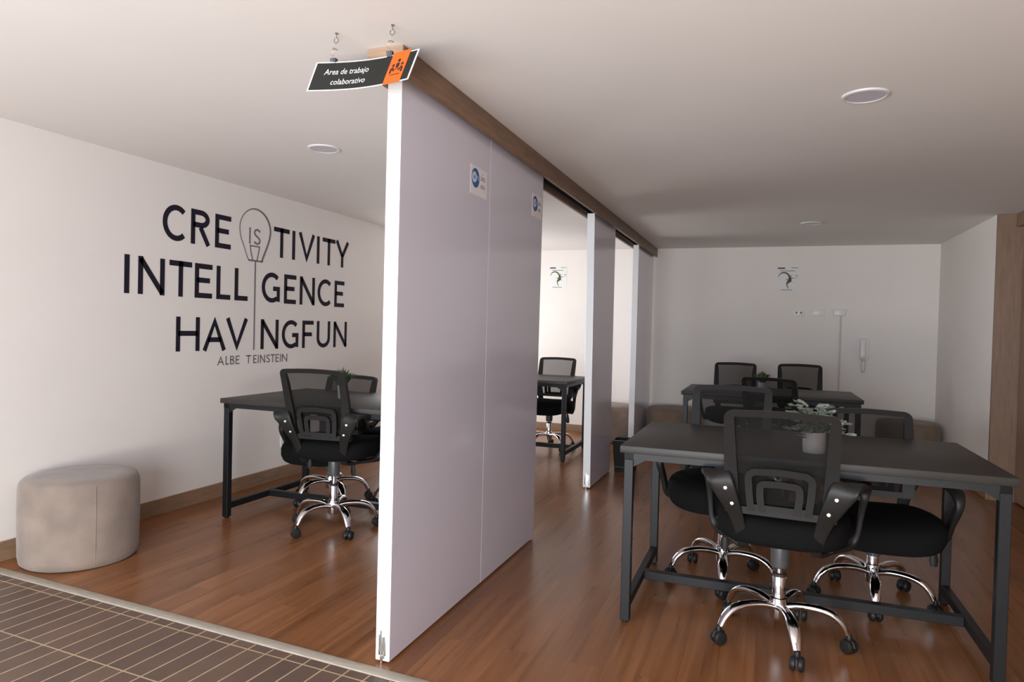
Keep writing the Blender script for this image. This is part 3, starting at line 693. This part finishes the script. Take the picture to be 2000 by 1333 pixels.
# x, y, facing (deg), drop of the seat, base turn handled by the facing, label
CH = [(.081, 2.930, -4, .024, 18, 'black mesh office chair nearest the camera, back turned, at the near right table'),
      (.497, 3.545, 182, .105, 30, 'black mesh office chair behind the near right table on the right, set low'),
      (-.165, 3.530, 178, .02, -31, 'black mesh office chair behind the near right table on the left'),
      (.100, 5.72, -14, .065, 20, 'black mesh office chair on the near side of the far right table'),
      (-.272, 6.95, 180, .03, 35, 'left of two black mesh office chairs between far table and far wall'),
      (.322, 6.91, 180, .02, 5, 'right of two black mesh office chairs between far table and far wall'),
      (-2.385, 3.445, 6, 0, -24, 'black mesh office chair in the left room, back turned, at the near left table'),
      (-2.785, 3.985, 184, .115, 14, 'black mesh office chair behind the near left table, mostly hidden by the front one'),
      (-2.188, 4.02, 180, .0, 25, 'black mesh office chair at the left table almost hidden behind the nearest panel'),
      (-2.060, 6.72, 180, .04, 12, 'black mesh office chair seen through the gap between the panels')]
chairs = [chair]+[copy_tree(chair) for _ in CH[1:]]
for c, (x, y, a, dz, bt, lb) in zip(chairs, CH):
    c.location = (x, y, 0); c.rotation_euler = (0, 0, R(a)); tag(c, lb, 'chair', G_C)
    for ch in c.children:
        if ch.name.split('.')[0] == 'leg': ch.rotation_euler.z = R(bt)
        if ch.name.split('.')[0] in UPPER:
            ch.location.z = -dz
            if ch.name.split('.')[0] not in ('gas_cover', 'mechanism'): ch.location.y = .05

# ------------------------------------------------------------------ potted plants
def potted(x, y, z, r, h, label, kind):
    root = tag(empty('potted_plant', (x, y, z)), label, 'plant')
    if kind == 'eu':
        prof = [(r*.93, 0), (r*.97, .004), (r, h*.5), (r, h), (r*.9, h), (r*.88, h-.01)]
    else: prof = [(r*.8, 0), (r*.86, .004), (r, h), (r*.9, h), (r*.86, h-.008)]
    MB().lathe(prof, n=32).build('pot', 'pot', root)
    MB().lathe([(r*.88, h-.012), (.0001, h-.008)], n=24).build('soil', 'soil', root)
    mb = MB(); st = MB(); rnd = random.Random(int(1000*x)+5)
    if kind == 'eu':
        for i in range(36):
            a = rnd.uniform(0, 2*PI); sp = rnd.uniform(.04, .145); up = rnd.uniform(.02, .115) if sp < .10 else rnd.uniform(-.01, .07)
            p = catmull([(.01*math.cos(a), .01*math.sin(a), h-.015), (sp*.45*math.cos(a), sp*.45*math.sin(a), h+up*.75+.012), (sp*math.cos(a), sp*math.sin(a), h+up)], 6)
            st.tube(p, .0012, 5)
            for k in range(3, len(p)):
                for sg in (-1, 1):
                    c = Vector(p[k]); L = rnd.uniform(.016, .026); wdt = L*.42
                    d = Vector((math.cos(a+sg*rnd.uniform(.4, 1.3)), math.sin(a+sg*rnd.uniform(.4, 1.3)), rnd.uniform(-.2, .7))).normalized()
                    s = d.cross(Vector((rnd.uniform(-.5, .5), rnd.uniform(-.5, .5), 1))).normalized(); nn = d.cross(s)
                    vs = [c, c+d*L*.35+s*wdt, c+d*L*.75+s*wdt*.8, c+d*L, c+d*L*.75-s*wdt*.8, c+d*L*.35-s*wdt, c+d*L*.5+nn*.003]
                    mb.add(vs, [(0, 1, 6), (1, 2, 6), (2, 3, 6), (3, 4, 6), (4, 5, 6), (5, 0, 6)])
        f = mb.build('foliage', 'eucalyptus', root, smooth=0); f['kind'] = 'stuff'
        st.build('stems', 'eucalyptus', root)
    else:
        for i in range(170):
            a = rnd.uniform(0, 2*PI); b = rnd.uniform(.0, 1.0); L = rnd.uniform(.08, .125); sp = b*.085
            c0 = Vector((r*.5*b*math.cos(a), r*.5*b*math.sin(a), h-.012)); c1 = c0+Vector((sp*.5*math.cos(a), sp*.5*math.sin(a), L*.65)); c2 = c0+Vector((sp*math.cos(a), sp*math.sin(a), L*(1.05-.45*b)))
            s = Vector((-math.sin(a), math.cos(a), rnd.uniform(-.3, .3))).normalized()
            mb.add([c0-s*.003, c0+s*.003, c1+s*.0055, c2, c1-s*.0055], [(0, 1, 2, 4), (4, 2, 3)])
        f = mb.build('foliage', 'grass', root, smooth=0); f['kind'] = 'stuff'
    return root
potted(.199, 3.045, TH, .044, .085, 'silvery green eucalyptus in a white pot on the near right table', 'eu')
potted(-.012, 6.45, TH, .036, .055, 'small green plant in a white pot on the far right table', 'gr')
potted(-2.528, 3.72, TH, .024, .075, 'small green plant in a slim white pot on the near left table', 'gr').scale = (1.25, 1.25, 1.12)
